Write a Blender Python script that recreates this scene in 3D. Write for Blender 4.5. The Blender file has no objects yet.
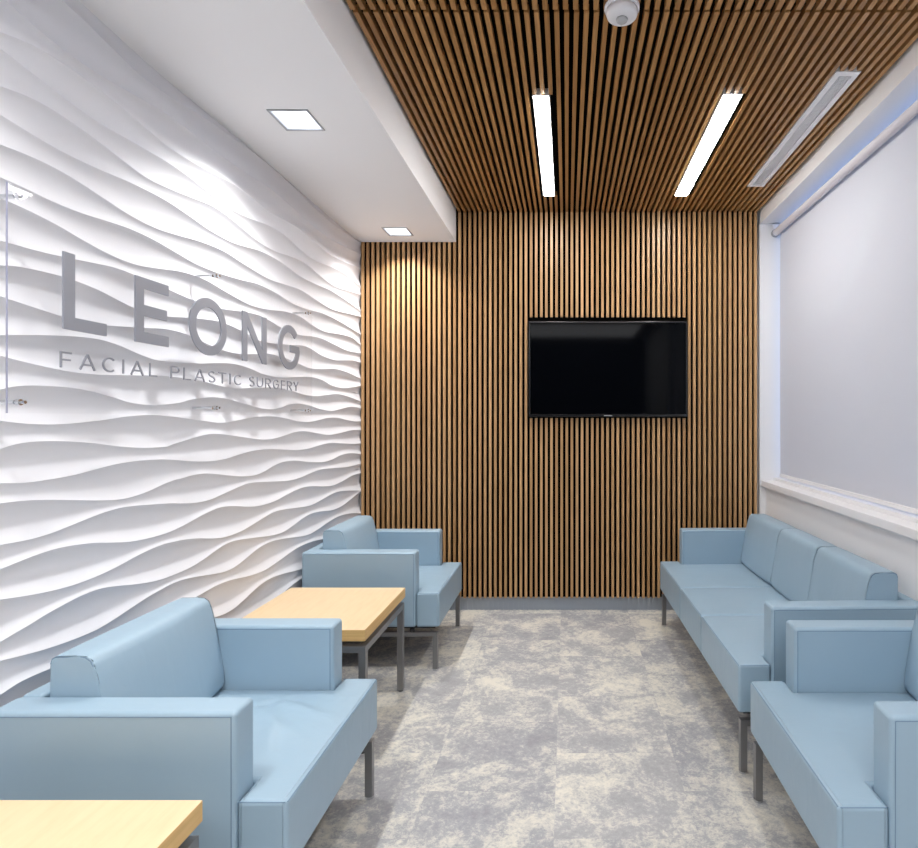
import bpy, bmesh, math, random
from mathutils import Vector, Matrix
PI = math.pi
random.seed(7)
scene = bpy.context.scene
COL = scene.collection

# ------------------------------------------------------------------ camera
F_PX, H = 569.0, 1.445
cam_d = bpy.data.cameras.new('camera')
cam = bpy.data.objects.new('camera', cam_d); COL.objects.link(cam)
cam.location = (0, 0, H); cam.rotation_euler = (PI / 2, 0, 0)
cam_d.sensor_width = 36.0; cam_d.sensor_fit = 'HORIZONTAL'
cam_d.lens = 36.0 * F_PX / 918
cam_d.shift_x = -(567 - 459) / 918
cam_d.shift_y = (418 - 424) / 918
cam_d.clip_start = 0.02
scene.camera = cam

# ------------------------------------------------------------------ world, exposure
world = bpy.data.worlds.new('daylight'); scene.world = world; world.use_nodes = True
bg = world.node_tree.nodes['Background']
bg.inputs[0].default_value = (0.42, 0.60, 1.0, 1); bg.inputs[1].default_value = .8
vs = scene.view_settings
vs.view_transform = 'Standard'; vs.look = 'None'; vs.gamma = 1; vs.use_curve_mapping = False
vs.exposure = 0.72
DOWN_W, LINEAR_E = 18.0, 34.0
# broad fill light added behind the viewer, no known fixture there
al = bpy.data.lights.new('added_fill_light', 'AREA'); al.shape = 'RECTANGLE'; al.size = 2.0; al.size_y = 1.4
al.energy = 32; al.color = (.95, .975, 1)
alo = bpy.data.objects.new('added_fill_light', al); COL.objects.link(alo); alo.location = (.2, -1.3, 2.93)

# ------------------------------------------------------------------ helpers
def lin(c):
    return tuple(((x / 255) / 12.92 if x / 255 <= .04045 else ((x / 255 + .055) / 1.055) ** 2.4) for x in c) + (1,)

def mat(name, rgb, rough=.5, metal=0., spec=.5):
    m = bpy.data.materials.new(name); m.use_nodes = True
    b = m.node_tree.nodes['Principled BSDF']
    b.inputs['Base Color'].default_value = lin(rgb)
    b.inputs['Roughness'].default_value = rough
    b.inputs['Metallic'].default_value = metal
    b.inputs['Specular IOR Level'].default_value = spec
    return m, m.node_tree, b

def N(nt, t, **kw):
    n = nt.nodes.new(t)
    for k, v in kw.items(): setattr(n, k, v)
    return n

def mth(nt, op, a, b=None, c=None):
    n = N(nt, 'ShaderNodeMath', operation=op)
    for i, v in enumerate((a, b, c)):
        if v is None: continue
        if isinstance(v, (int, float)): n.inputs[i].default_value = v
        else: nt.links.new(v, n.inputs[i])
    return n.outputs[0]

def bump(nt, b, height, strength, dist):
    bp = N(nt, 'ShaderNodeBump'); bp.inputs['Strength'].default_value = strength; bp.inputs['Distance'].default_value = dist
    nt.links.new(height, bp.inputs['Height']); nt.links.new(bp.outputs[0], b.inputs['Normal'])

def noise(nt, vec, scale, detail=3, rough=.5, dist=0.):
    n = N(nt, 'ShaderNodeTexNoise'); n.inputs['Scale'].default_value = scale; n.inputs['Detail'].default_value = detail
    n.inputs['Roughness'].default_value = rough; n.inputs['Distortion'].default_value = dist
    if vec is not None: nt.links.new(vec, n.inputs['Vector'])
    return n.outputs['Fac']

def ramp(nt, fac, stops):
    r = N(nt, 'ShaderNodeValToRGB'); e = r.color_ramp.elements
    while len(e) < len(stops): e.new(.5)
    for i, (p, c) in enumerate(stops): e[i].position = p; e[i].color = lin(c)
    nt.links.new(fac, r.inputs[0]); return r.outputs[0]

def mixc(nt, fac, a, b, blend='MIX'):
    n = N(nt, 'ShaderNodeMix', data_type='RGBA', blend_type=blend)
    for s, v in ((n.inputs[0], fac), (n.inputs[6], a), (n.inputs[7], b)):
        if isinstance(v, (int, float)): s.default_value = v
        elif isinstance(v, tuple): s.default_value = v
        else: nt.links.new(v, s)
    return n.outputs[2]

def mapping(nt, scale=(1, 1, 1)):
    tc = N(nt, 'ShaderNodeTexCoord'); mp = N(nt, 'ShaderNodeMapping'); mp.inputs['Scale'].default_value = scale
    nt.links.new(tc.outputs['Object'], mp.inputs[0]); return mp.outputs[0]

# ------------------------------------------------------------------ materials
M = {}
M['white_paint'], nt, b = mat('white_paint', (240, 240, 242), .6, spec=.3)
bump(nt, b, noise(nt, mapping(nt), 180, 2), .05, .001)
M['relief_white'], nt, b = mat('relief_white', (224, 225, 231), .6, spec=.2)
bump(nt, b, noise(nt, mapping(nt), 140, 2), .04, .001)
M['trim_white'], nt, b = mat('trim_white', (238, 238, 240), .35)
M['slate_paint'], nt, b = mat('slate_paint', (52, 60, 74), .7, spec=.2)
M['black_board'], nt, b = mat('black_board', (7, 6, 5), .9, spec=.05)
M['grey_base'], nt, b = mat('grey_base', (160, 168, 178), .5)
M['housing'], nt, b = mat('housing', (225, 228, 235), .3)
M['dark_plastic'], nt, b = mat('dark_plastic', (30, 30, 32), .5)
M['detector_white'], nt, b = mat('detector_white', (232, 232, 236), .4)
M['detector_grey'], nt, b = mat('detector_grey', (178, 180, 184), .5)
M['vent_white'], nt, b = mat('vent_white', (243, 243, 246), .4)
M['vent_mesh'], nt, b = mat('vent_mesh', (232, 233, 236), .5)
M['steel'], nt, b = mat('brushed_steel', (138, 138, 140), .36, metal=.65)
bump(nt, b, noise(nt, mapping(nt, (1, 1, .06)), 400, 2), .05, .0005)
M['chrome'], nt, b = mat('chrome', (215, 217, 220), .12, metal=1)
M['letter'], nt, b = mat('letter_metal', (146, 149, 159), .5, metal=.2)
M['frame_grey'], nt, b = mat('frame_grey', (165, 168, 172), .4, metal=.4)

def wood_slat(name, axis, col_a, col_b, x0, pitch):
    """axis: length axis of the slat ('Z' wall, 'Y' ceiling); each slat its own tone"""
    m, nt, b = mat(name, col_a, .38, spec=.45)
    tc = N(nt, 'ShaderNodeTexCoord'); sep = N(nt, 'ShaderNodeSeparateXYZ'); nt.links.new(tc.outputs['Object'], sep.inputs[0])
    idx = mth(nt, 'FLOOR', mth(nt, 'DIVIDE', mth(nt, 'SUBTRACT', sep.outputs[0], x0), pitch))
    wn = N(nt, 'ShaderNodeTexWhiteNoise', noise_dimensions='1D'); nt.links.new(idx, wn.inputs['W'])
    mp = N(nt, 'ShaderNodeMapping'); mp.inputs['Scale'].default_value = (1, 1, .05) if axis == 'Z' else (1, .05, 1)
    nt.links.new(tc.outputs['Object'], mp.inputs[0])
    g = noise(nt, mp.outputs[0], 160, 4, .6)
    c = mixc(nt, wn.outputs['Value'], lin(col_a), lin(col_b))
    c = mixc(nt, 1.0, c, ramp(nt, g, [(.25, (205, 200, 195)), (.7, (255, 255, 255))]), 'MULTIPLY')
    nt.links.new(c, b.inputs['Base Color'])
    bump(nt, b, g, .08, .001)
    return m
SX0, PITCH, SW = -1.545, .0382, .0188
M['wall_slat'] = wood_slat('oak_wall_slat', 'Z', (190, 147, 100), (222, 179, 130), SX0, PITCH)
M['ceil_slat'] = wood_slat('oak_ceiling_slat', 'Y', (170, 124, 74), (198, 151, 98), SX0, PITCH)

def vinyl(name, wr):
    m, nt, b = mat(name, (156, 178, 195), .38, spec=.5)
    v = mapping(nt)
    big = noise(nt, v, 3.0, 3)
    c = mixc(nt, big, lin((145, 170, 188)), lin((157, 181, 198)))
    nt.links.new(c, b.inputs['Base Color'])
    fine = noise(nt, v, 420, 2)
    w = noise(nt, mapping(nt, (1, 2.2, 1)), 7, 2, .4, .8)
    h = mth(nt, 'ADD', mth(nt, 'MULTIPLY', fine, .05), mth(nt, 'MULTIPLY', w, wr))
    bump(nt, b, h, .35, .012)
    return m
M['vinyl'] = vinyl('blue_vinyl', .25)
M['vinyl_seat'] = vinyl('blue_vinyl_seat', .6)
M['seam'], nt, b = mat('vinyl_seam', (112, 138, 162), .5)

M['maple'], nt, b = mat('maple_top', (238, 206, 152), .36, spec=.4)
v = mapping(nt, (9, 1.2, 1))
g = noise(nt, v, 6, 5, .6, .4)
nt.links.new(ramp(nt, g, [(.2, (220, 192, 152)), (.5, (226, 200, 162)), (.8, (230, 205, 168))]), b.inputs['Base Color'])
M['maple_edge'], nt, b = mat('maple_edge', (214, 172, 104), .45, spec=.4)
g = noise(nt, mapping(nt, (1, 1, 30)), 5, 4)
nt.links.new(ramp(nt, g, [(.3, (206, 168, 108)), (.7, (220, 184, 126))]), b.inputs['Base Color'])

M['tv_shell'], nt, b = mat('tv_shell', (14, 14, 16), .22)
M['tv_screen'], nt, b = mat('tv_screen', (4, 5, 8), .06, spec=.07)
M['blind'], nt, b = mat('blind_fabric', (224, 226, 233), .8, spec=.1)
tr = N(nt, 'ShaderNodeBsdfTranslucent'); tr.inputs[0].default_value = lin((222, 226, 234))
mx = N(nt, 'ShaderNodeMixShader'); mx.inputs[0].default_value = .22
out = nt.nodes['Material Output']
nt.links.new(b.outputs[0], mx.inputs[1]); nt.links.new(tr.outputs[0], mx.inputs[2]); nt.links.new(mx.outputs[0], out.inputs[0])
M['blind_tube'], nt, b = mat('blind_tube', (216, 213, 220), .5)

def clear(name, tint, boost):
    m = bpy.data.materials.new(name); m.use_nodes = True; nt = m.node_tree; nt.nodes.clear()
    o = N(nt, 'ShaderNodeOutputMaterial'); t = N(nt, 'ShaderNodeBsdfTransparent'); t.inputs[0].default_value = tint
    g = N(nt, 'ShaderNodeBsdfGlossy'); g.inputs['Roughness'].default_value = .03; ge = N(nt, 'ShaderNodeNewGeometry')
    f = N(nt, 'ShaderNodeFresnel'); f.inputs[0].default_value = 1.4
    x = N(nt, 'ShaderNodeMixShader')
    nt.links.new(mth(nt, 'MULTIPLY', mth(nt, 'MULTIPLY', f.outputs[0], boost), mth(nt, 'SUBTRACT', 1, ge.outputs['Backfacing'])), x.inputs[0])
    nt.links.new(t.outputs[0], x.inputs[1]); nt.links.new(g.outputs[0], x.inputs[2]); nt.links.new(x.outputs[0], o.inputs[0])
    return m
M['acrylic'] = clear('clear_acrylic', (.992, .993, .995, 1), .6)
M['glass'] = clear('window_glass', (.93, .95, .96, 1), 1.)
M['acrylic_edge'], nt, b = mat('acrylic_edge', (150, 152, 172), .15)

def emis(name, col, s):
    m = bpy.data.materials.new(name); m.use_nodes = True; nt = m.node_tree; nt.nodes.clear()
    o = N(nt, 'ShaderNodeOutputMaterial'); e = N(nt, 'ShaderNodeEmission'); e.inputs[0].default_value = col; e.inputs[1].default_value = s
    nt.links.new(e.outputs[0], o.inputs[0]); return m
M['lens'] = emis('linear_lens_glow', (1, .98, .95, 1), LINEAR_E)
M['lamp'] = emis('downlight_glow', (.93, .96, 1, 1), 9)

# carpet
M['carpet'], nt, b = mat('carpet_tiles', (170, 170, 170), .95, spec=.1)
tc = N(nt, 'ShaderNodeTexCoord'); sep = N(nt, 'ShaderNodeSeparateXYZ'); nt.links.new(tc.outputs['Object'], sep.inputs[0])
TX, TY, TS = -.045, .204, .5
cx = mth(nt, 'FLOOR', mth(nt, 'DIVIDE', mth(nt, 'SUBTRACT', sep.outputs[0], TX), TS))
odd = mth(nt, 'MODULO', mth(nt, 'ADD', cx, 101), 2)
ysh = mth(nt, 'ADD', mth(nt, 'SUBTRACT', sep.outputs[1], TY), mth(nt, 'MULTIPLY', odd, .25))
cy = mth(nt, 'FLOOR', mth(nt, 'DIVIDE', ysh, TS))
cmb = N(nt, 'ShaderNodeCombineXYZ'); nt.links.new(cx, cmb.inputs[0]); nt.links.new(cy, cmb.inputs[1])
wn = N(nt, 'ShaderNodeTexWhiteNoise', noise_dimensions='3D'); nt.links.new(cmb.outputs[0], wn.inputs['Vector'])
sc_ = N(nt, 'ShaderNodeVectorMath', operation='SCALE'); nt.links.new(wn.outputs['Color'], sc_.inputs[0]); sc_.inputs['Scale'].default_value = 23
ad = N(nt, 'ShaderNodeVectorMath', operation='ADD'); nt.links.new(tc.outputs['Object'], ad.inputs[0]); nt.links.new(sc_.outputs[0], ad.inputs[1])
blot = noise(nt, ad.outputs[0], 4.6, 7, .66, .5)
mid = noise(nt, ad.outputs[0], 42, 6, .8, .35)
sp = N(nt, 'ShaderNodeMapping'); sp.inputs['Scale'].default_value = (1, 3.5, 1); nt.links.new(ad.outputs[0], sp.inputs[0])
fine = noise(nt, sp.outputs[0], 110, 3, .7)
f = mth(nt, 'ADD', mth(nt, 'ADD', mth(nt, 'MULTIPLY', blot, 1.0), mth(nt, 'MULTIPLY', mth(nt, 'SUBTRACT', mid, .5), .8)), mth(nt, 'MULTIPLY', mth(nt, 'SUBTRACT', fine, .5), .28))
c = ramp(nt, f, [(.26, (150, 150, 155)), (.46, (168, 169, 173)), (.53, (196, 195, 190)), (.66, (222, 218, 206))])
c = mixc(nt, .14, c, ramp(nt, wn.outputs['Value'], [(0, (150, 150, 154)), (1, (222, 218, 208))]))
nt.links.new(c, b.inputs['Base Color'])
fx = mth(nt, 'ABSOLUTE', mth(nt, 'SUBTRACT', mth(nt, 'FRACT', mth(nt, 'DIVIDE', mth(nt, 'SUBTRACT', sep.outputs[0], TX), TS)), .5))
fy = mth(nt, 'ABSOLUTE', mth(nt, 'SUBTRACT', mth(nt, 'FRACT', mth(nt, 'DIVIDE', ysh, TS)), .5))
seam = mth(nt, 'GREATER_THAN', mth(nt, 'MAXIMUM', fx, fy), .4965)
bump(nt, b, mth(nt, 'SUBTRACT', fine, mth(nt, 'MULTIPLY', seam, 1.5)), .5, .004)

# ------------------------------------------------------------------ mesh helpers
def tag(o, label=None, cat=None, group=None, kind=None):
    if label: o['label'] = label
    if cat: o['category'] = cat
    if group: o['group'] = group
    if kind: o['kind'] = kind
    return o

def obj(name, bm, m, parent=None, smooth=False, wn=False, mats=None):
    me = bpy.data.meshes.new(name)
    bmesh.ops.recalc_face_normals(bm, faces=bm.faces)
    if smooth:
        for f in bm.faces: f.smooth = True
    bm.to_mesh(me); bm.free()
    for x in (mats or [m]): me.materials.append(x)
    o = bpy.data.objects.new(name, me); COL.objects.link(o)
    if parent is not None: o.parent = parent
    if wn:
        w = o.modifiers.new('weighted', 'WEIGHTED_NORMAL'); w.keep_sharp = True; w.weight = 100
    return o

def empty(name, loc, rz=0, **kw):
    o = bpy.data.objects.new(name, None); COL.objects.link(o); o.empty_display_size = .1
    o.location = loc; o.rotation_euler = (0, 0, rz); tag(o, **kw); return o

def box(bm, x0, x1, y0, y1, z0, z1, mi=0):
    vs = [bm.verts.new((x, y, z)) for x in (x0, x1) for y in (y0, y1) for z in (z0, z1)]
    fs = []
    for q in ((0, 1, 3, 2), (4, 6, 7, 5), (0, 4, 5, 1), (2, 3, 7, 6), (0, 2, 6, 4), (1, 5, 7, 3)):
        f = bm.faces.new([vs[i] for i in q]); f.material_index = mi; fs.append(f)
    return vs, fs

def rbox(bm, x0, x1, y0, y1, z0, z1, r, seg=3):
    vs, fs = box(bm, x0, x1, y0, y1, z0, z1)
    es = list({e for f in fs for e in f.edges})
    bmesh.ops.bevel(bm, geom=es, offset=r, segments=seg, profile=.5, affect='EDGES')

def cyl(bm, p0, p1, r, seg=20, r2=None):
    p0, p1 = Vector(p0), Vector(p1); d = p1 - p0
    q = Vector((0, 0, 1)).rotation_difference(d.normalized()).to_matrix().to_4x4()
    bmesh.ops.create_cone(bm, cap_ends=True, segments=seg, radius1=r, radius2=r if r2 is None else r2, depth=d.length,
                          matrix=Matrix.Translation((p0 + p1) / 2) @ q)

def lathe(bm, prof, c, seg=32):
    rings = []
    for r, z in prof:
        rings.append([bm.verts.new((c[0] + r * math.cos(2 * PI * k / seg), c[1] + r * math.sin(2 * PI * k / seg), c[2] + z)) for k in range(seg)])
    for a, b_ in zip(rings, rings[1:]):
        for k in range(seg): bm.faces.new((a[k], a[(k + 1) % seg], b_[(k + 1) % seg], b_[k]))
    bm.faces.new(rings[0]); bm.faces.new(rings[-1])

def slab_with_holes(bm, x0, x1, y0, y1, z0, z1, holes, mi=0):
    """horizontal slab pierced by rectangular holes (x0,x1,y0,y1)"""
    xs = sorted({x0, x1, *[h[0] for h in holes], *[h[1] for h in holes]})
    ys = sorted({y0, y1, *[h[2] for h in holes], *[h[3] for h in holes]})
    def hole(i, j):
        if i < 0 or j < 0 or i >= len(xs) - 1 or j >= len(ys) - 1: return True
        mx_, my = (xs[i] + xs[i + 1]) / 2, (ys[j] + ys[j + 1]) / 2
        return any(h[0] < mx_ < h[1] and h[2] < my < h[3] for h in holes)
    V = {}
    def v(i, j, k):
        if (i, j, k) not in V: V[i, j, k] = bm.verts.new((xs[i], ys[j], (z0, z1)[k]))
        return V[i, j, k]
    for i in range(len(xs) - 1):
        for j in range(len(ys) - 1):
            if hole(i, j): continue
            for k in (0, 1):
                bm.faces.new((v(i, j, k), v(i + 1, j, k), v(i + 1, j + 1, k), v(i, j + 1, k)))
            for a, b_, n_ in (((i, j), (i + 1, j), (i, j - 1)), ((i, j + 1), (i + 1, j + 1), (i, j + 1)),
                              ((i, j), (i, j + 1), (i - 1, j)), ((i + 1, j), (i + 1, j + 1), (i + 1, j))):
                if hole(*n_): bm.faces.new((v(*a, 0), v(*b_, 0), v(*b_, 1), v(*a, 1)))

# ------------------------------------------------------------------ room numbers
XL, XR = -1.54, 1.483            # relief crest plane / lower right wall
YB, YN = 4.305, -2.4            # wall behind the slats / wall behind the camera
SF = 4.255                      # slat face
ZS, ZG = 2.761, 2.986           # soffit underside / slat ceiling face
XS = -.83                       # soffit edge
XG = 1.424                      # right end of the slats

# floor
bm = bmesh.new(); box(bm, -1.75, 1.9, YN - .1, 4.45, -.1, 0)
tag(obj('floor', bm, M['carpet']), kind='structure')

# ------------------------------------------------------------------ relief wall, crest lines in (y, z)
def W(u, v): return (F_PX * 1.54 / (567 - u), H - (v - 418) * 1.54 / (567 - u))
def crop(s, u0, v0, pts): return [(u0 + x / s, v0 + y / s) for x, y in pts]
T = {}
T['14'] = [(0, -50), (70, 5), (111, 47), (141, 78), (177, 101), (200, 115), (230, 135), (260, 158), (290, 182), (320, 215), (345, 233), (360, 243)]
T['13'] = [(0, -5), (14, 7), (47, 37.7), (78, 61.3), (111, 82.5), (146, 101.4), (174, 118), (200, 139), (225, 159), (250, 176), (270, 187), (290, 205), (310, 224), (330, 240), (345, 247), (360, 254)]
T['12'] = [(0, 31.8), (35.4, 44.8), (70.8, 68.4), (101.4, 90.8), (132, 115.6), (160, 141.5), (184, 158), (209, 171.8), (234, 183), (252, 198), (270, 213), (286, 221), (300, 228), (316, 243), (330, 256), (344, 262), (360, 268)]
T['11'] = [(0, 48.3), (35.4, 75.5), (70.8, 103.8), (99, 124), (132, 141.5), (165, 160.4), (190, 177), (210, 194), (230, 210), (250, 219), (270, 225), (286, 235), (300, 250), (314, 262), (330, 266), (344, 272), (360, 286)]
T['10'] = [(0, 86), (30.7, 96.7), (59, 113), (94, 138), (122.6, 160.4), (146, 179), (170, 190), (200, 200), (216, 207), (236, 222), (256, 241), (274, 252), (290, 256), (304, 261), (320, 276), (334, 288), (348, 290), (360, 294.3)]
T['9'] = [(0, 114.4), (35.4, 136.8), (63.7, 153.3), (99, 169.8), (132, 182.8), (165, 199), (189, 215.7), (209, 230.5), (230, 242), (244, 247), (260, 250), (280, 260), (300, 278), (316, 285), (332, 289.5), (348, 302.3), (360, 310.3)]
T['8'] = [(0, 144.3), (30.7, 155.7), (59, 169.8), (82.5, 184), (107, 200.5), (131, 216.5), (156, 229), (176, 235.5), (202, 241.3), (224, 250), (244, 264), (268, 280), (284, 284.6), (300, 288), (316, 300), (332, 311.3), (348, 312.7), (360, 316.3)]
T['7'] = [(0, 177), (23.6, 187), (49.5, 200.7), (79, 213), (107, 221), (130, 228), (156, 240.4), (179, 254.5), (197, 265), (219, 273.7), (240, 280), (258, 283), (276, 292), (292, 304.3), (308, 310.3), (324, 312.5), (340, 321.3), (356, 331.3)]
T['6'] = [(0, 198), (10, 201.7), (33, 212.4), (57.8, 224.8), (82.5, 240.4), (102.4, 251), (124, 261), (140, 266.5), (161, 269.3), (182, 271), (205, 278.4), (225, 291), (250, 306.3), (266, 310.3), (286, 310.5), (300, 315.3), (312, 325.3), (324, 333.3), (340, 333.5), (352, 336.3), (360, 344)]
T['5'] = [(0, 240.4), (33, 249.5), (61, 257.8), (99, 262.7), (115.6, 267.7), (135, 274.3), (169, 290), (194, 301), (222, 309.7), (242, 311), (258, 314), (270, 320), (285, 331), (299, 335.7), (312, 336), (322, 337.6), (335, 344.8), (348, 352), (361, 353)]
T['4'] = [(0, 265.2), (16.5, 266), (41.3, 271), (61, 276), (77.6, 281), (99, 290), (115.6, 299), (132, 307.3), (150, 314), (168, 317.3), (189, 318), (215, 319.5), (228, 324), (245, 332.4), (257, 340), (268, 344), (292, 344.5), (304, 345), (312, 348.6), (322, 356.4), (334, 360.7), (344, 360.3), (353, 359.7), (361, 362.5)]
T['3'] = [(0, 295.8), (10, 299), (33, 307), (61, 316.4), (82, 323), (106, 327), (146, 327), (167, 328.5), (188, 333.7), (205, 343), (222, 350.6), (239, 354.5), (253, 354.5), (268, 352.8), (282, 356), (299, 364), (309, 368.8), (321, 370), (335, 367.5), (345, 370.7), (361, 378.5)]
T['2'] = [(0, 335), (41, 334.8), (74, 335.8), (99, 338.6), (119, 344.4), (140, 355), (158, 362), (196, 363.6), (219, 362.7), (235, 363.2), (250, 368), (263, 374.6), (280, 378.5), (296, 377), (312, 376.3), (322, 379), (332, 386.3), (342, 389.5), (357, 385.6), (362, 385)]
T['1'] = [(0, 355.6), (33, 364), (66, 371.6), (99, 375.4), (132, 375.4), (165, 375), (202, 380.4), (222, 387), (235, 389.2), (250, 388.2), (268, 387), (281, 388), (293, 391), (303, 394.7), (316, 397), (326, 395.3), (338, 393), (348, 396), (360, 401)]
T['a'] = crop(4.24, 0, 370, [(0, 83), (60, 68), (130, 65), (240, 68), (330, 78), (400, 92), (480, 117), (540, 137), (610, 148), (680, 150), (760, 140)]) + crop(4.24, 170, 290, [(90, 464), (160, 453), (220, 455), (270, 468), (330, 487), (385, 503), (430, 509), (470, 500), (500, 486), (545, 478), (590, 487), (640, 508), (690, 516), (730, 502), (765, 491), (810, 500)])
T['b'] = crop(4.24, 0, 370, [(0, 215), (120, 230), (260, 235), (420, 215), (540, 195), (640, 188), (720, 193), (848, 215)]) + crop(4.24, 170, 290, [(200, 565), (250, 562), (300, 550), (370, 537), (430, 533), (490, 543), (540, 558), (590, 562), (630, 552), (670, 540), (710, 539), (750, 552), (790, 560), (812, 556)])
T['c'] = crop(4.24, 0, 370, [(0, 335), (60, 315), (130, 303), (260, 298), (400, 310), (500, 325), (590, 331), (660, 330), (720, 322)]) + crop(4.24, 170, 290, [(0, 662), (60, 640), (130, 615), (180, 608), (240, 609), (330, 630), (390, 636), (440, 633), (490, 615), (530, 600), (575, 596), (620, 606), (670, 618), (710, 612), (770, 590), (812, 592)])
T['d'] = crop(4.24, 0, 370, [(0, 480), (80, 480), (150, 475), (300, 450), (400, 423), (500, 395), (590, 382), (680, 380), (760, 382)]) + crop(4.24, 170, 290, [(0, 718), (90, 726), (170, 728), (230, 720), (290, 698), (350, 680), (410, 672), (480, 676), (540, 681), (590, 674), (640, 655), (680, 646), (720, 648), (780, 655), (812, 650)])
T['e'] = crop(4.24, 0, 370, [(0, 565), (100, 553), (200, 548), (310, 551), (420, 555), (500, 552), (570, 538), (640, 510), (700, 480), (750, 458)]) + crop(4.24, 170, 430, [(40, 212), (90, 190), (140, 183), (190, 184), (250, 193), (310, 199), (360, 195), (400, 178), (440, 150), (480, 132), (530, 127), (580, 133), (650, 142), (690, 125), (725, 104), (760, 95), (810, 101)])
T['f'] = crop(4.24, 0, 370, [(0, 742), (130, 720), (220, 692), (300, 660), (380, 626), (450, 600), (520, 580), (600, 570)]) + crop(4.24, 170, 430, [(0, 312), (70, 312), (130, 308), (180, 293), (230, 270), (290, 240), (330, 224), (380, 218), (450, 218), (510, 217), (560, 200), (600, 180), (640, 165), (690, 160), (750, 160), (810, 142)])
T['g'] = crop(4.24, 0, 370, [(0, 845), (80, 812), (150, 785), (230, 758), (300, 742), (400, 732), (480, 732), (550, 730), (640, 712)]) + crop(4.24, 170, 430, [(0, 435), (70, 398), (127, 366), (190, 333), (230, 322), (280, 321), (330, 326), (380, 324), (440, 305), (480, 283), (520, 261), (560, 242), (600, 235), (650, 240), (690, 240), (740, 212), (770, 192), (805, 183)])
T['h'] = crop(4.24, 0, 530, [(0, 295), (150, 275), (280, 245), (370, 214), (450, 180), (520, 143), (580, 110), (640, 79), (700, 57)]) + crop(4.24, 170, 430, [(0, 477), (60, 462), (127, 458), (180, 461), (230, 458), (300, 432), (350, 402), (400, 370), (440, 345), (490, 332), (560, 329), (600, 322), (650, 293), (700, 261), (740, 253), (810, 257)])
T['i'] = crop(4.24, 0, 530, [(0, 475), (60, 440), (130, 400), (200, 355), (280, 310), (340, 280), (400, 255), (450, 241), (510, 234), (580, 231), (640, 222), (680, 211)]) + crop(4.24, 170, 430, [(0, 621), (60, 595), (100, 578), (150, 545), (200, 505), (240, 480), (280, 464), (350, 455), (430, 452), (480, 436), (520, 408), (560, 375), (600, 350), (640, 343), (690, 343), (730, 325), (770, 290), (805, 262)])
T['j'] = crop(4.24, 0, 530, [(0, 555), (150, 520), (280, 478), (400, 430), (460, 395), (520, 355), (580, 315), (640, 275), (690, 248)]) + crop(4.24, 170, 430, [(0, 655), (50, 635), (90, 625), (140, 617), (190, 611), (230, 603), (270, 586), (310, 556), (350, 520), (390, 490), (430, 470), (480, 458), (540, 455), (590, 446), (630, 422), (680, 383), (720, 360), (770, 352), (805, 353)])
T['k'] = [(0, 695), (21, 681), (49.5, 666.8), (100, 652), (150, 627), (175, 607), (200.7, 595), (217, 584.5), (231, 579), (248, 576.7), (264, 571.5), (278.5, 562), (297, 546.7), (311.5, 540.8), (325, 539.5), (340, 530), (350, 521), (361, 519)]
order = ['k', 'j', 'i', 'h', 'g', 'f', 'e', 'd', 'c', 'b', 'a', '1', '2', '3', '4', '5', '6', '7', '8', '9', '10', '11', '12', '13', '14']

def hermite(pts):
    pts = sorted(W(u, v) for u, v in pts)
    xs = [p[0] for p in pts]; zs = [p[1] for p in pts]; n = len(xs)
    zs = [zs[0]] + [.2 * zs[i - 1] + .6 * zs[i] + .2 * zs[i + 1] for i in range(1, n - 1)] + [zs[-1]]
    ms = []
    for i in range(n):
        a, b_ = max(0, i - 1), min(n - 1, i + 1)
        ms.append((zs[b_] - zs[a]) / (xs[b_] - xs[a]))
    def fn(x):
        if x < xs[0]:                       # beyond the left of the photograph: the crest carries on with the same swell
            x = min(2 * xs[0] - x, xs[0] + (xs[0] - x)); x = min(x, xs[-1])
        if x > xs[-1]: return zs[-1] + ms[-1] * (x - xs[-1])
        i = 0
        while i < n - 2 and x > xs[i + 1]: i += 1
        h = xs[i + 1] - xs[i]; t = (x - xs[i]) / h
        return (2 * t ** 3 - 3 * t ** 2 + 1) * zs[i] + (t ** 3 - 2 * t ** 2 + t) * h * ms[i] + (-2 * t ** 3 + 3 * t ** 2) * zs[i + 1] + (t ** 3 - t ** 2) * h * ms[i + 1]
    return fn
fns = [hermite(T[k]) for k in order]

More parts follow.
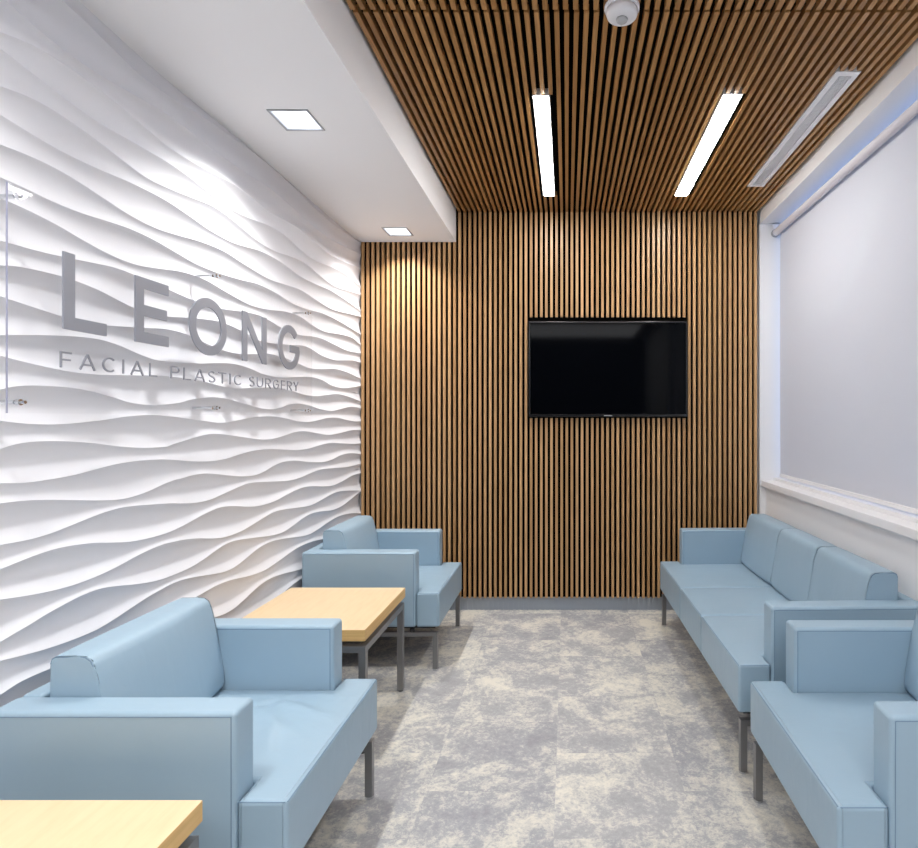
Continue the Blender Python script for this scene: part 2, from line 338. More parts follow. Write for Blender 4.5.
def relief():
    bm = bmesh.new()
    ys = []; y = YN
    while y < 1.3: ys.append(y); y += .03
    while y < SF + .03: ys.append(y); y += .0125
    ys.append(SF + .045)
    NS = 10
    cols = []
    for y in ys:
        c = [f(y) for f in fns]
        low = [c[1] - .19, c[0] - .19]                     # j-.19, k-.19 ...
        while low[-1] > .0: low.append(low[-2] - .19)
        c = low[::-1][:0] + list(reversed(low)) + c
        c = c[-(len(fns) + 9):]
        c += [c[-2] + .19, c[-1] + .19]; c += [c[-2] + .19]
        for i in range(1, len(c)): c[i] = max(c[i], c[i - 1] + .013)
        cols.append(c)
    L = min(len(c) for c in cols)
    cols = [c[-L:] for c in cols]
    grid = []
    for y, c in zip(ys, cols):
        col = []
        for i in range(L - 1):
            g = c[i + 1] - c[i]
            for k in range(NS):
                t = k / NS
                d = .185 * g * 4 * t * (1 - t) * (1 - .25 * (1 - t))
                col.append(bm.verts.new((XL - min(d, .034), y, c[i] + g * t)))
        col.append(bm.verts.new((XL, y, c[-1])))
        grid.append(col)
    for a, b_ in zip(grid, grid[1:]):
        for k in range(len(a) - 1):
            f = bm.faces.new((a[k], b_[k], b_[k + 1], a[k + 1])); f.smooth = True
    bm.edges.ensure_lookup_table()
    # keep the crests crisp
    vi = {v: k for col in grid for k, v in enumerate(col)}
    for e in bm.edges:
        a, b_ = e.verts
        if vi[a] == vi[b_] and vi[a] % NS == 0: e.smooth = False
    for f in bm.faces:
        if f.normal.x < 0: pass
    box(bm, -1.75, XL - .036, YN, YB + .1, 0, 3.1)
    me = bpy.data.meshes.new('wall_left')
    bmesh.ops.recalc_face_normals(bm, faces=bm.faces)
    bm.to_mesh(me); bm.free(); me.materials.append(M['relief_white'])
    o = bpy.data.objects.new('wall_left', me); COL.objects.link(o)
    return tag(o, kind='structure')
relief()

# ------------------------------------------------------------------ back wall with vertical slats (opening around the television)
TVX0, TVX1, TVZ0, TVZ1 = -.298, .906, 1.445, 2.20
bm = bmesh.new()
box(bm, -1.75, 1.9, YB, YB + .12, 0, 3.15, 0)
box(bm, SX0 + .002, XG, SF + .024, YB, .10, ZG + .06, 1)
x = SX0 + .006; 
while x + SW < XG + .004:
    zt = ZS + .02 if x + SW / 2 < XS else ZG + .02
    spans = [(.099, zt)]
    if TVX0 < x + SW / 2 < TVX1: spans = [(.099, TVZ0), (TVZ1, zt)]
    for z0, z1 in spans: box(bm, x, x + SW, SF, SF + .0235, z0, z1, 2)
    x += PITCH
box(bm, -1.54, XG, YB - .014, YB, 0, .10, 3)
k = -1.53
while k < XG - .02:
    box(bm, k, k + .018, YB - .02, YB - .013, 0, .098, 3); k += PITCH  # ribs shaped to stand in for the slats' shadow stripes on the base
tag(obj('wall_back', bm, None, mats=[M['white_paint'], M['black_board'], M['wall_slat'], M['grey_base']]), kind='structure')

# ------------------------------------------------------------------ ceilings
DLX0, DLX1 = -1.276, -1.111
DLY = [4.015, 2.513, 1.011, -.49]  # last two continue the row out of view, added to light the room
holes = [(DLX0, DLX1, y - .083, y + .083) for y in DLY]
bm = bmesh.new()
slab_with_holes(bm, -1.60, XS, YN, SF + .0, ZS, ZS + .03, holes)
box(bm, XS - .02, XS, YN, SF, ZS + .03, 3.10)
tag(obj('ceiling_soffit', bm, M['white_paint']), kind='structure')

LIN = [(-.165, -.083, 2.715, 3.94), (.742, .838, 2.705, 3.94)]
LIN_ADDED = [(-.165, -.083, -.30, .925), (.742, .838, -.30, .925)]  # unseen pair added behind the viewer to brighten the room
VENT = (1.198, 1.308, 2.53, 3.785)
cut = LIN + LIN_ADDED + [VENT]
bm = bmesh.new()
slab_with_holes(bm, XS, XG + .03, YN, YB, ZG + .032, ZG + .075, [(a + .004, b_ - .004, c_ + .004, d_ - .004) for a, b_, c_, d_ in LIN + LIN_ADDED])
for f in bm.faces: f.material_index = 0
x = SX0 + .006 + PITCH * math.ceil((XS - SX0 - .002) / PITCH)
joints = [YN, -.34 , 2.155, 4.30]
while x + SW < XG + .004:
    for k in range(len(joints) - 1):
        segs = [(joints[k] + .007, joints[k + 1] - .007)]
        off = .004 if k == 1 else 0
        for cx0, cx1, cy0, cy1 in cut:
            if x + SW > cx0 - .003 and x < cx1 + .003:
                ns = []
                for a, b_ in segs:
                    if b_ <= cy0 or a >= cy1: ns.append((a, b_)); continue
                    if a < cy0 - .005: ns.append((a, cy0 - .003))
                    if b_ > cy1 + .005: ns.append((cy1 + .003, b_))
                segs = ns
        for a, b_ in segs:
            if b_ > SF and False: pass
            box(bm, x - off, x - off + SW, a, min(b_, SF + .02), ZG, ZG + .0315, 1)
    x += PITCH
tag(obj('ceiling_slatted', bm, None, mats=[M['black_board'], M['ceil_slat']]), kind='structure')

# closing walls behind the camera
bm = bmesh.new(); box(bm, -1.75, 1.9, YN - .12, YN, 0, 3.15)
tag(obj('wall_front', bm, M['slate_paint']), kind='structure')
bm = bmesh.new(); box(bm, -1.75, 1.9, YN - .1, YB + .1, ZG + .13, ZG + .17)
tag(obj('ceiling', bm, M['black_board']), kind='structure')

# ------------------------------------------------------------------ right wall, window, sill
WZ0, WZ1 = .98, 2.896            # opening
WY0, WY1 = .1, 4.303
XH = 1.443                       # header face
XG2 = 1.66                       # glass plane
bm = bmesh.new()
box(bm, XR, 1.80, YN, YB, 0, WZ0 - .045)                 # below the sill
box(bm, XR, 1.80, YN, WY0, WZ0 - .045, WZ1)                 # near pier
tag(obj('wall_right', bm, M['white_paint']), kind='structure')
bm = bmesh.new(); box(bm, XH, 1.80, YN, SF + .001, WZ1, ZG + .13)    # header over the window
tag(obj('trim_2', bm, M['white_paint']), kind='structure')
bm = bmesh.new(); box(bm, XH, 1.80, SF + .002, YB, 0, WZ1)           # jamb at the far end of the window
tag(obj('trim_3', bm, M['white_paint']), kind='structure')
bm = bmesh.new()
rbox(bm, 1.45, 1.66, WY0 + .001, SF + .0, WZ0 - .045, WZ0, .004, 2)
rbox(bm, 1.545, 1.60, WY0 + .001, SF + .0, WZ0, WZ0 + .022, .003, 2)
tag(obj('trim_1', bm, M['trim_white'], wn=True), kind='structure')
win = empty('window_1', (1.70, (WY0 + WY1) / 2, WZ0), kind='structure')
def child(o, parent):
    o.parent = parent; o.matrix_parent_inverse = Matrix.Translation(parent.location).inverted(); return o
bm = bmesh.new()
for y0 in (WY0 + .002, 1.45, 2.85, SF - .05): box(bm, 1.67, 1.73, y0, y0 + .05, WZ0 - .04, WZ1 - .002)
box(bm, 1.67, 1.73, WY0 + .002, SF, WZ0 - .04, WZ0 + .05); box(bm, 1.67, 1.73, WY0 + .002, SF, WZ1 - .03, WZ1 - .002)
child(obj('window_frame', bm, M['trim_white']), win)
bm = bmesh.new(); box(bm, 1.695, 1.705, WY0 + .01, SF, WZ0, WZ1 - .01)
child(obj('window_pane', bm, M['glass']), win)

# roller blind
bl = empty('roller_blind', (1.55, 2.3, 2.82), label='pale grey roller blind pulled down over the window on the right wall', cat='blind')
BY0, BY1 = WY0 + .06, 4.215
bm = bmesh.new(); cyl(bm, (1.552, BY0, 2.822), (1.552, BY1 + .01, 2.822), .025, 28)
child(obj('blind_tube', bm, M['blind_tube'], smooth=False), bl)
bm = bmesh.new()
n = 40
vsA = []
for i in range(n + 1):
    z = 2.815 - (2.815 - 1.03) * i / n
    bow = .003 * math.sin(PI * i / n)
    vsA.append([bm.verts.new((1.5805 - bow + dx, y, z)) for dx in (0, .0012) for y in (BY0, BY1)])
for a, b_ in zip(vsA, vsA[1:]):
    for p, q in ((0, 1), (2, 3), (0, 2), (1, 3)): bm.faces.new((a[p], a[q], b_[q], b_[p]))
child(obj('blind_fabric', bm, M['blind']), bl)
bm = bmesh.new(); rbox(bm, 1.574, 1.587, BY0, BY1, 1.008, 1.034, .004, 2)
child(obj('bottom_bar', bm, M['trim_white']), bl)
for yy in (BY1 + .012, BY0 - .02):
    bm = bmesh.new(); box(bm, 1.530, 1.574, yy, yy + .004, 2.80, 2.893); box(bm, 1.525, 1.58, yy - .0, yy + .035, 2.888, 2.8935)
    child(obj('bracket', bm, M['trim_white']), bl)
bm = bmesh.new(); cyl(bm, (1.552, BY1 + .011, 2.822), (1.552, BY1 + .03, 2.822), .029, 28)
child(obj('end_cap', bm, M['frame_grey']), bl)

# ------------------------------------------------------------------ lamps
dl_labels = {4.015: 'square recessed downlight in the white soffit, beside the slatted back wall',
             2.513: 'square recessed downlight in the white soffit, higher above the wave wall sign',
             1.011: 'added unseen square downlight in the white soffit, above the viewer',
             -.49: 'added unseen square downlight in the white soffit, behind the viewer'}
for y in DLY:
    xc = (DLX0 + DLX1) / 2
    d = empty('downlight', (xc, y, ZS), label=dl_labels[y], cat='ceiling light', group='square downlights in the soffit')
    bm = bmesh.new()                                            # trim ring just proud of the soffit
    slab_with_holes(bm, -.088, .088, -.088, .088, -.004, .0, [(-.079, .079, -.079, .079)])
    obj('trim_ring', bm, M['frame_grey'], d)
    bm = bmesh.new(); h = .10; w = .081; t = .004               # reflector box, open below
    for x0, x1, y0, y1 in ((-w, -w + t, -w, w), (w - t, w, -w, w), (-w, w, -w, -w + t), (-w, w, w - t, w)): box(bm, x0, x1, y0, y1, .001, h)
    box(bm, -w, w, -w, w, h, h + t)
    obj('reflector', bm, M['housing'], d)
    bm = bmesh.new(); cyl(bm, (0, 0, h - .012), (0, 0, h - .002), .045, 24)
    obj('lamp_glass', bm, M['lamp'], d)
    L = bpy.data.lights.new('downlight_beam', 'SPOT'); L.energy = DOWN_W; L.color = (1, .975, .935)
    L.spot_size = math.radians(122); L.spot_blend = .55; L.shadow_soft_size = .03
    lo = bpy.data.objects.new('downlight_beam', L); COL.objects.link(lo); lo.parent = d; lo.location = (0, 0, .02)
    L2 = bpy.data.lights.new('downlight_core', 'SPOT'); L2.energy = 34; L2.color = (1, .985, .955)
    L2.spot_size = math.radians(84); L2.spot_blend = 1.0; L2.shadow_soft_size = .035
    lo2 = bpy.data.objects.new('downlight_core', L2); COL.objects.link(lo2); lo2.parent = d; lo2.location = (0, 0, .03)

lab = ['long recessed linear light in the slatted ceiling, left one above the television', 'long recessed linear light in the slatted ceiling, right one near the air diffuser',
       'added unseen linear light in the slatted ceiling behind the viewer, left', 'added unseen linear light in the slatted ceiling behind the viewer, right']
for (x0, x1, y0, y1), lb in zip(LIN + LIN_ADDED, lab):
    d = empty('linear_light', ((x0 + x1) / 2, (y0 + y1) / 2, ZG), label=lb, cat='ceiling light', group='linear lights in the slatted ceiling')
    hw, hl = (x1 - x0) / 2, (y1 - y0) / 2
    bm = bmesh.new()
    slab_with_holes(bm, -hw, hw, -hl, hl, -.002, .044, [(-hw + .008, hw - .008, -hl + .006, hl - .006)])
    obj('trim_frame', bm, M['trim_white'], d)
    bm = bmesh.new(); rbox(bm, -hw + .0085, hw - .0085, -hl + .0065, hl - .0065, -.007, .03, .003, 2)
    obj('diffuser', bm, M['lens'], d)

# air diffuser
d = empty('air_vent', ((VENT[0] + VENT[1]) / 2, (VENT[2] + VENT[3]) / 2, ZG), label='long white linear air diffuser set in the slatted ceiling', cat='vent')
hw, hl = (VENT[1] - VENT[0]) / 2, (VENT[3] - VENT[2]) / 2
bm = bmesh.new(); slab_with_holes(bm, -hw, hw, -hl, hl, -.003, .04, [(-hw + .026, hw - .026, -hl + .03, hl - .03)])
obj('frame', bm, M['vent_white'], d)
bm = bmesh.new(); box(bm, -hw + .027, hw - .027, -hl + .031, hl - .031, .004, .008)
yy = -hl + .032
while yy < hl - .034: box(bm, -hw + .027, hw - .027, yy, yy + .004, 0, .004); yy += .010
for k in range(1, 5): 
    xx = -hw + .027 + (2 * hw - .054) * k / 5; box(bm, xx - .001, xx + .001, -hl + .031, hl - .031, -.001, .004)
obj('grille', bm, M['vent_mesh'], d)

# ceiling detector
d = empty('smoke_detector', (.206, 2.135, ZG), label='round white ceiling detector on the slatted ceiling', cat='detector')
bm = bmesh.new(); lathe(bm, [(.066, 0), (.066, -.008), (.062, -.012)], (0, 0, 0)); obj('mounting_plate', bm, M['detector_white'], d, smooth=False)
bm = bmesh.new(); lathe(bm, [(.058, -.0125), (.060, -.022), (.056, -.034), (.044, -.042), (.020, -.045)], (0, 0, 0)); obj('cover', bm, M['detector_white'], d, smooth=True)
bm = bmesh.new(); lathe(bm, [(.022, -.0455), (.020, -.052), (.010, -.056)], (0, 0, 0), 20); obj('lens', bm, M['detector_grey'], d, smooth=True)

# ------------------------------------------------------------------ television
tv = empty('television', (.304, SF, TVZ0), label='black wall-mounted flat television on the slatted back wall', cat='television')
tx0, tx1, tz0, tz1 = -.284 - .304, .893 - .304, .008, .716
bm = bmesh.new(); rbox(bm, tx0, tx1, -.036, .016, tz0, tz1, .006, 3)
obj('casing', bm, M['tv_shell'], tv, wn=True)
bm = bmesh.new()
bw = .013
for q in ((tx0, tx1, tz1 - bw, tz1), (tx0, tx1, tz0, tz0 + .022), (tx0, tx0 + bw, tz0 + .022, tz1 - bw), (tx1 - bw, tx1, tz0 + .022, tz1 - bw)):
    rbox(bm, q[0], q[1], -.046, -.0365, q[2], q[3], .0035, 3)
obj('bezel', bm, M['tv_shell'], tv, wn=True)
bm = bmesh.new(); box(bm, tx0 + bw, tx1 - bw, -.039, -.0362, tz0 + .022, tz1 - bw)
obj('screen', bm, M['tv_screen'], tv)
bm = bmesh.new(); box(bm, -.03, .03, -.048, -.0462, tz0 + .007, tz0 + .012)
obj('indicator', bm, M['frame_grey'], tv)
bm = bmesh.new(); box(bm, -.2, .2, .0165, .0235, .15, .55)
obj('wall_bracket', bm, M['dark_plastic'], tv)

# ------------------------------------------------------------------ seating
def cellsolid(bm, xs, ys, inside, z0, z1, crown):
    V = {}
    def ins(i, j): return 0 <= i < len(xs) - 1 and 0 <= j < len(ys) - 1 and inside((xs[i] + xs[i + 1]) / 2, (ys[j] + ys[j + 1]) / 2)
    def v(i, j, k):
        if (i, j, k) not in V:
            z = z0 if k == 0 else z1
            if k == 1: z += crown(xs[i], ys[j])
            V[i, j, k] = bm.verts.new((xs[i], ys[j], z))
        return V[i, j, k]
    side = []
    for i in range(len(xs) - 1):
        for j in range(len(ys) - 1):
            if not ins(i, j): continue
            for k in (0, 1): bm.faces.new((v(i, j, k), v(i + 1, j, k), v(i + 1, j + 1, k), v(i, j + 1, k)))
            for a, b_, n_ in (((i, j), (i + 1, j), (i, j - 1)), ((i, j + 1), (i + 1, j + 1), (i, j + 1)),
                              ((i, j), (i, j + 1), (i - 1, j)), ((i + 1, j), (i + 1, j + 1), (i + 1, j))):
                if not ins(*n_): bm.faces.new((v(*a, 0), v(*b_, 0), v(*b_, 1), v(*a, 1)))
    bm.normal_update()
    bmesh.ops.recalc_face_normals(bm, faces=bm.faces)
    es = [e for e in bm.edges if len(e.link_faces) == 2 and e.calc_face_angle(0) > .9]
    bmesh.ops.bevel(bm, geom=es, offset=.013, segments=3, profile=.5, affect='EDGES')

def frange(a, b_, step):
    n = max(1, round((b_ - a) / step)); return [a + (b_ - a) * i / n for i in range(n + 1)]

def tube_path(bm, pts, r, seg=6):
    for a, b_ in zip(pts, pts[1:]): cyl(bm, a, b_, r, seg)

ARM, DEP, AF, ZA, ZSEAT, ZB = .092, .786, .135, .678, .446, .25
def build_seating(root, Wd, cuts, wrinkle):
    """front faces +x, x = -depth; width along y, centred"""
    hwid = Wd / 2
    bounds = [-hwid] + cuts + [hwid]
    for c0, c1 in zip(bounds, bounds[1:]):
        a0 = c0 if c0 > -hwid else -hwid; a1 = c1
        i0 = -hwid + ARM + .001 if c0 == -hwid else c0; i1 = hwid - ARM - .001 if c1 == hwid else c1
        g = .0012
        a0 += g; a1 -= g; i0 += 0 if c0 == -hwid else g; i1 -= 0 if c1 == hwid else g
        st_ = .0125 if wrinkle else .025
        xs = sorted(set([round(q, 5) for q in frange(-.60, -AF + .002, st_) + frange(-AF + .002, 0, st_)]))
        ys = sorted(set([round(q, 5) for q in ([a0] if a0 < i0 else []) + frange(i0, i1, st_) + ([a1] if a1 > i1 else [])]))
        def inside(x, y): return (x > -AF + .001) or (i0 < y < i1)
        yc, hw_ = (i0 + i1) / 2, (i1 - i0) / 2
        def crown(x, y):
            tx = min(1, max(0, -x / .60)); ty = min(1, abs(y - yc) / hw_)
            e = max(0, 1 - ty ** 2) * max(0, 1 - (2 * tx - 1) ** 2)
            z = .010 * e
            if wrinkle:
                for (px, py, ang, ln, wd, am) in wrinkle:
                    dx, dy = x - px, y - py
                    s = dx * math.cos(ang) + dy * math.sin(ang); q = -dx * math.sin(ang) + dy * math.cos(ang)
                    z += 1.7 * am * math.exp(-(s / ln) ** 2 - (q / wd) ** 2) * min(1, 3 * e)
            return z
        bm = bmesh.new(); cellsolid(bm, xs, ys, inside, ZB, ZSEAT, crown)
        s = obj('seat', bm, M['vinyl_seat'], root, smooth=True, wn=True)
        def seam_obj(pts, par, rr=.0015):
            bm = bmesh.new(); tube_path(bm, pts, rr); obj('seam', bm, M['seam'], par)
        seam_obj([(-.0035, a0 + .008, ZSEAT - .0042), (-.0035, a1 - .008, ZSEAT - .0042)], s)
        for yy in ([a0] if c0 == -hwid else []) + ([a1] if c1 == hwid else []):
            sgn = 1 if yy == a0 else -1
            seam_obj([(-.008, yy + sgn * .0035, ZSEAT - .0042), (-AF + .004, yy + sgn * .0035, ZSEAT - .0042)], s)
        # back cushion over the same span
        b0 = -hwid + ARM + .002 if c0 == -hwid else c0 + .001; b1 = hwid - ARM - .002 if c1 == hwid else c1 - .001
        prof = [(-.702, .452), (-.702, .60), (-.702, .765), (-.698, .780), (-.686, .786), (-.625, .787), (-.600, .785), (-.584, .774), (-.577, .755), (-.567, .72), (-.552, .65), (-.540, .58), (-.530, .52), (-.524, .475), (-.530, .457), (-.545, .452)]
        prof = [(px - .005 - (.009 if Wd > 1 else 0), pz + (.005 if Wd > 1 and pz > .7 else 0)) for px, pz in prof]
        bm = bmesh.new(); rings = []
        nn = 22
        for k in range(nn + 1):
            t = k / nn
            # soft ends: sections shrink towards the seams
            yy = b0 + (b1 - b0) * (.5 - .5 * math.cos(PI * t)) if True else 0
            e = 1 - abs(2 * (yy - b0) / (b1 - b0) - 1) ** 6
            bulge = .012 * (1 - (2 * (yy - b0) / (b1 - b0) - 1) ** 2)
            ring = []
            for (px, pz) in prof:
                fr = max(0, min(1, (px + .66) / .1))
                cxm, czm = -.62, .62
                sh = 1 - .03 * (1 - e)
                ring.append(bm.verts.new((cxm + (px - cxm) * sh + fr * bulge, yy, czm + (pz - czm) * (1 - .012 * (1 - e)))))
            rings.append(ring)
        for a, b_ in zip(rings, rings[1:]):
            for q in range(len(prof)): bm.faces.new((a[q], a[(q + 1) % len(prof)], b_[(q + 1) % len(prof)], b_[q]))
        caps = [bm.faces.new(rings[0]), bm.faces.new(rings[-1])]
        bmesh.ops.bevel(bm, geom=list({e for f in caps for e in f.edges}), offset=.006, segments=2, profile=.5, affect='EDGES')
        bc = obj('back_cushion', bm, M['vinyl'], root, smooth=True, wn=True)
        for yy in (b0 + .0018, b1 - .0018):
            ring = [(-.62 + (px + .62) * .97, .62 + (pz - .62) * .988) for px, pz in prof]
            keep = [q for q in ring if q[1] > .735]
            seam_obj([(qx + (.0018 if qx < -.62 else -.0018), yy, qz - (.0018 if qz > .77 else 0)) for qx, qz in keep], bc)
    # armrests: box to the seat underside
    for s in (-1, 1):
        y0, y1 = (-hwid, -hwid + ARM) if s < 0 else (hwid - ARM, hwid)
        bm = bmesh.new(); rbox(bm, -DEP, -AF, y0, y1, ZB, ZA, .013, 4)
        ar = obj('armrest', bm, M['vinyl'], root, smooth=True, wn=True)
        for yy in (y0 + .0004, y1 - .0004):
            seam_obj( [(-DEP + .012, yy, ZA - .0115), (-AF - .012, yy, ZA - .0115), (-AF - .0115, yy, ZB + .01)], ar)
    bm = bmesh.new(); rbox(bm, -DEP, -.7275, -hwid + ARM + .001, hwid - ARM - .001, ZB, ZA, .012, 3)
    obj('back_panel', bm, M['vinyl'], root, smooth=True, wn=True)
    bm = bmesh.new(); box(bm, -.60, -.03, -hwid + .03, hwid - .03, ZB - .014, ZB)
    box(bm, -.76, -.60, -hwid + .03, hwid - .03, ZB - .014, ZB)
    obj('base_board', bm, M['dark_plastic'], root)
    t = .027
    for s in (-1, 1):
        yc = s * (hwid - .022)
        bm = bmesh.new(); box(bm, -.725, -.012, yc - t / 2, yc + t / 2, .195, .218)
        cb = obj('crossbar', bm, M['steel'], root)
        for xx in (-.16, -.60):
            bm = bmesh.new(); cyl(bm, (xx, yc, .218), (xx, yc, ZB - .013), .013, 14)
            obj('spacer', bm, M['dark_plastic'], root)
        for xx in (-.012 - t, -.725):
            bm = bmesh.new(); box(bm, xx, xx + t, yc - t / 2, yc + t / 2, .010, .1955)
            lg = obj('leg', bm, M['steel'], root)
            bm = bmesh.new(); cyl(bm, (xx + t / 2, yc, 0), (xx + t / 2, yc, .010), .017, 18)
            obj('foot_glide', bm, M['chrome'], lg)

wr = [(-.26, .04, 2.5, .15, .020, .007), (-.22, .13, 2.7, .13, .018, .006), (-.36, -.02, 2.2, .14, .022, -.007), (-.20, -.06, 2.0, .10, .018, .006), (-.30, .15, .5, .10, .016, -.005), (-.42, .08, 2.6, .12, .018, .006), (-.24, -.14, 2.3, .10, .016, .005), (-.33, .08, 2.6, .12, .016, -.006)]
cl = [('left front', (-.727, 1.835, 0), 0, wr, 'blue vinyl armchair by the white wave wall, between the two wooden tables'),
      ('left back', (-.729, 3.600, 0), 0, [(-.3, .05, .6, .14, .02, .003)], 'blue vinyl armchair in the corner by the slatted wall and white wave wall'),
      ('right', (.696, 1.815, 0), PI, [(-.36, -.05, .3, .12, .03, -.004)], 'blue vinyl armchair on the right, in front of the three-seat sofa')]
for nm, loc, rz, wrk, lb in cl:
    r = empty('armchair', loc, rz, label=lb, cat='armchair', group='blue vinyl armchairs')
    build_seating(r, .71, [], wrk)
sofa = empty('sofa', (.671, 3.138, 0), PI + math.radians(1.5), label='blue vinyl three-seat sofa along the window wall', cat='sofa')
build_seating(sofa, 1.68, [-.216, .256], None)

# ------------------------------------------------------------------ tables
def build_table(root, w=.61):
    h = w / 2
    bm = bmesh.new(); vs_, fs = box(bm, -h, h, -h, h, .488, .538)
    bmesh.ops.bevel(bm, geom=list({e for f in fs for e in f.edges}), offset=.002, segments=2, profile=.5, affect='EDGES')
    bm.normal_update()
    for f in bm.faces: f.material_index = 0 if abs(f.normal.z) > .7 else 1
    obj('tabletop', bm, None, root, mats=[M['maple'], M['maple_edge']])
    t = .03
    for sx in (-1, 1):
        for sy in (-1, 1):
            cx_, cy_ = sx * (h - t / 2 - .002), sy * (h - t / 2 - .012)
            bm = bmesh.new(); box(bm, cx_ - t / 2, cx_ + t / 2, cy_ - t / 2, cy_ + t / 2, .006, .462)
            lg = obj('leg', bm, M['steel'], root)
            bm = bmesh.new(); cyl(bm, (cx_, cy_, 0), (cx_, cy_, .006), .013, 14); obj('foot_glide', bm, M['dark_plastic'], lg)
    hx, hy = h - .002, h - .012
    for q in ((-hx, -hx + t, -hy + t, hy - t), (hx - t, hx, -hy + t, hy - t), (-hx + t, hx - t, -hy, -hy + t), (-hx + t, hx - t, hy - t, hy)):
        bm = bmesh.new(); box(bm, *q, .434, .462); obj('rail', bm, M['steel'], root)
    for sx in (-1, 1):
        for sy in (-1, 1):
            bm = bmesh.new(); cyl(bm, (sx * .18, sy * (hy - .015), .461), (sx * .18, sy * (hy - .015), .489), .014, 14); obj('spacer', bm, M['dark_plastic'], root)
for loc, lb in (((-1.17, 2.740, 0), 'square maple side table on steel legs between the two left armchairs'),
                ((-1.17, 1.047, 0), 'square maple side table at the bottom left corner, in front of the nearest armchair')):
    r = empty('side_table', loc, label=lb, cat='table', group='maple side tables')
    build_table(r)

# ------------------------------------------------------------------ sign
PX = -1.470                                  # back of the panel
sign = empty('wall_sign', (PX, 2.38, 1.76), label='clear acrylic wall sign with grey metal letters on the white wave wall', cat='sign')
bm = bmesh.new(); box(bm, PX, PX + .006, 1.49, 3.27, 1.458, 2.065)
for f in bm.faces:
    bm.normal_update(); f.material_index = 1 if f.normal.y < -.9 else 0
child(obj('sign_panel', bm, None, mats=[M['acrylic'], M['acrylic_edge']]), sign)
for y in (1.515, 2.363, 3.20):
    for z in (2.035, 1.487):
        bm = bmesh.new()
        cyl(bm, (XL - .02, y, z), (PX - .0005, y, z), .006, 16); cyl(bm, (PX + .0065, y, z), (PX + .016, y, z), .0085, 18); cyl(bm, (PX + .006, y, z), (PX + .028, y, z), .0045, 14)
        child(obj('standoff', bm, M['chrome']), sign)

def arc(cx_, cy_, rx, ry, a0, a1, n=18):
    return [(cx_ + rx * math.cos(math.radians(a0 + (a1 - a0) * i / n)), cy_ + ry * math.sin(math.radians(a0 + (a1 - a0) * i / n))) for i in range(n + 1)]
def glyph(ch, w, h, t):
    """stroke centre lines inside a w x h box; t = stroke width"""
    a = t / 2; L, R, B, Tp = a, w - a, a, h - a; m = h / 2
    if ch == 'L': return [[(L, h), (L, B), (w, B)]]
    if ch == 'E': return [[(w, Tp), (L, Tp), (L, B), (w, B)], [(L, m), (w * .94, m)]]
    if ch == 'F': return [[(w, Tp), (L, Tp), (L, 0)], [(L, m), (w * .9, m)]]
    if ch == 'O': return [arc(w / 2, m, w / 2 - a, m - a, 0, 360, 44)]
    if ch == 'N': return [[(L, 0), (L, h)], [(L, h - a * .6), (R, a * .6)], [(R, 0), (R, h)]]
    if ch == 'G': return [arc(w / 2, m, w / 2 - a, m - a, 42, 358, 36), [(w * .54, m - a * .3), (w - a * .4, m - a * .3)]]
    if ch == 'A': return [[(L * .4, 0), (w / 2, h)], [(w / 2, h), (w - L * .4, 0)], [(w * .2, h * .32), (w * .8, h * .32)]]
    if ch == 'C': return [arc(w * .56, m, w * .56 - a, m - a, 48, 312, 28)]
    if ch == 'I': return [[(w / 2, 0), (w / 2, h)]]
    if ch == 'P': return [[(L, 0), (L, h)], [(L, Tp)] + arc(w * .5, h * .72, w * .5 - a, h * .28 - a, 90, -90, 14) + [(L, h * .44 + a)]]
    if ch == 'R': return glyph('P', w, h, t) + [[(w * .45, h * .46), (w - a * .5, 0)]]
    if ch == 'S': return [arc(w * .5, h * .735, w * .46 - a, h * .265 - a, 35, 230, 16) + arc(w * .5, h * .265, w * .5 - a, h * .265 + a * .2 - a, 60, -150, 18)]
    if ch == 'T': return [[(0, Tp), (w, Tp)], [(w / 2, Tp), (w / 2, 0)]]
    if ch == 'U': return [[(L, h), (L, h * .36)] + arc(w / 2, h * .36, w / 2 - a, h * .36 - a, 180, 360, 16) + [(R, h)]]
    if ch == 'Y': return [[(a * .4, h), (w / 2, h * .45)], [(w - a * .4, h), (w / 2, h * .45)], [(w / 2, h * .48), (w / 2, 0)]]
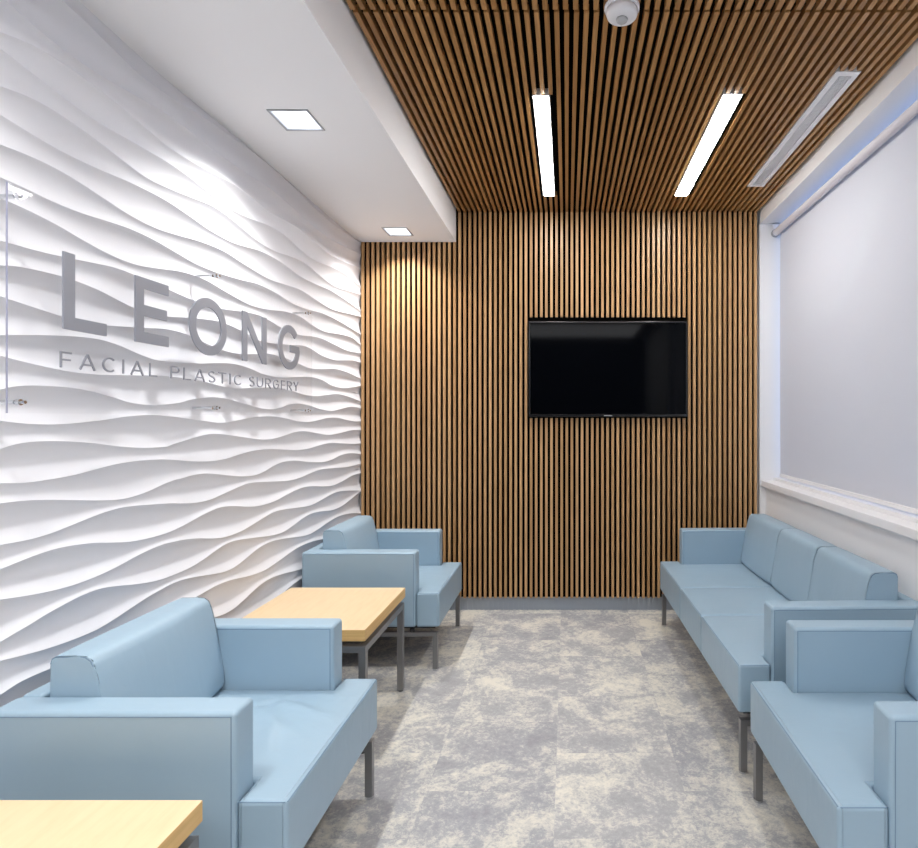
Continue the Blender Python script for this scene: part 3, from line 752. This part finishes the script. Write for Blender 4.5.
def ribbon(bm, pts, t, y0, z0, x0, x1):
    closed = (Vector(pts[0]) - Vector(pts[-1])).length < 1e-6
    if closed: pts = pts[:-1]
    n = len(pts); P = [Vector(p) for p in pts]; Lf, Rt = [], []
    for i in range(n):
        pa = P[i - 1] if (i > 0 or closed) else None; pb = P[(i + 1) % n] if (i < n - 1 or closed) else None
        d1 = (P[i] - pa).normalized() if pa is not None else None; d2 = (pb - P[i]).normalized() if pb is not None else None
        if d1 is None: d1 = d2
        if d2 is None: d2 = d1
        n1 = Vector((-d1.y, d1.x)); n2 = Vector((-d2.y, d2.x)); mv = (n1 + n2)
        mv = mv.normalized() if mv.length > 1e-6 else n1
        k = (t / 2) / max(.35, mv.dot(n1))
        Lf.append(P[i] + mv * k); Rt.append(P[i] - mv * k)
    V = [[bm.verts.new((x, y0 + q.x, z0 + q.y)) for x in (x0, x1) for q in (Lf[i], Rt[i])] for i in range(n)]
    pairs = [(i, (i + 1) % n) for i in range(n if closed else n - 1)]
    for i, j in pairs:
        a, b_ = V[i], V[j]
        for p, q in ((0, 1), (2, 3), (0, 2), (1, 3)): bm.faces.new((a[p], a[q], b_[q], b_[p]))
    if not closed:
        for k in (0, n - 1): bm.faces.new((V[k][0], V[k][1], V[k][3], V[k][2]))
def letter(ch, y0, y1, z0, z1, t, x0, x1):
    bm = bmesh.new()
    for k, st in enumerate(glyph(ch, y1 - y0, z1 - z0, t)): ribbon(bm, st, t, y0 - .006, z0, x0, x1 + .0003 * k)
    child(obj('letter', bm, M['letter']), sign)
for ch, y0, y1 in (('L', 1.655, 1.809), ('E', 1.930, 2.090), ('O', 2.205, 2.446), ('N', 2.565, 2.769), ('G', 2.885, 3.112)):
    e = .004 if ch in 'OG' else 0
    letter(ch, y0, y1, 1.704 - e, 1.929 + e, .038, PX + .0062, PX + .012)
def word(txt, y0, y1, z0, z1):
    ws = {'I': .2, 'L': .75, 'F': .75, 'E': .75, 'P': .85, 'S': .8, 'A': 1.1, 'C': 1.0, 'G': 1.1, 'U': 1.0}
    cw = [ws.get(c_, .95) for c_ in txt]; tot = sum(cw); gaps = len(txt) - 1
    gap = .58 if len(txt) < 7 else .45
    k = (y1 - y0) / (tot + gap * gaps); y = y0
    for c_, w_ in zip(txt, cw):
        letter(c_, y, y + w_ * k, z0, z1, .0052, PX + .0062, PX + .010); y += (w_ + gap) * k
word('FACIAL', 1.647, 2.035, 1.591, 1.638)
word('PLASTIC', 2.105, 2.560, 1.591, 1.638)
word('SURGERY', 2.625, 3.100, 1.591, 1.638)
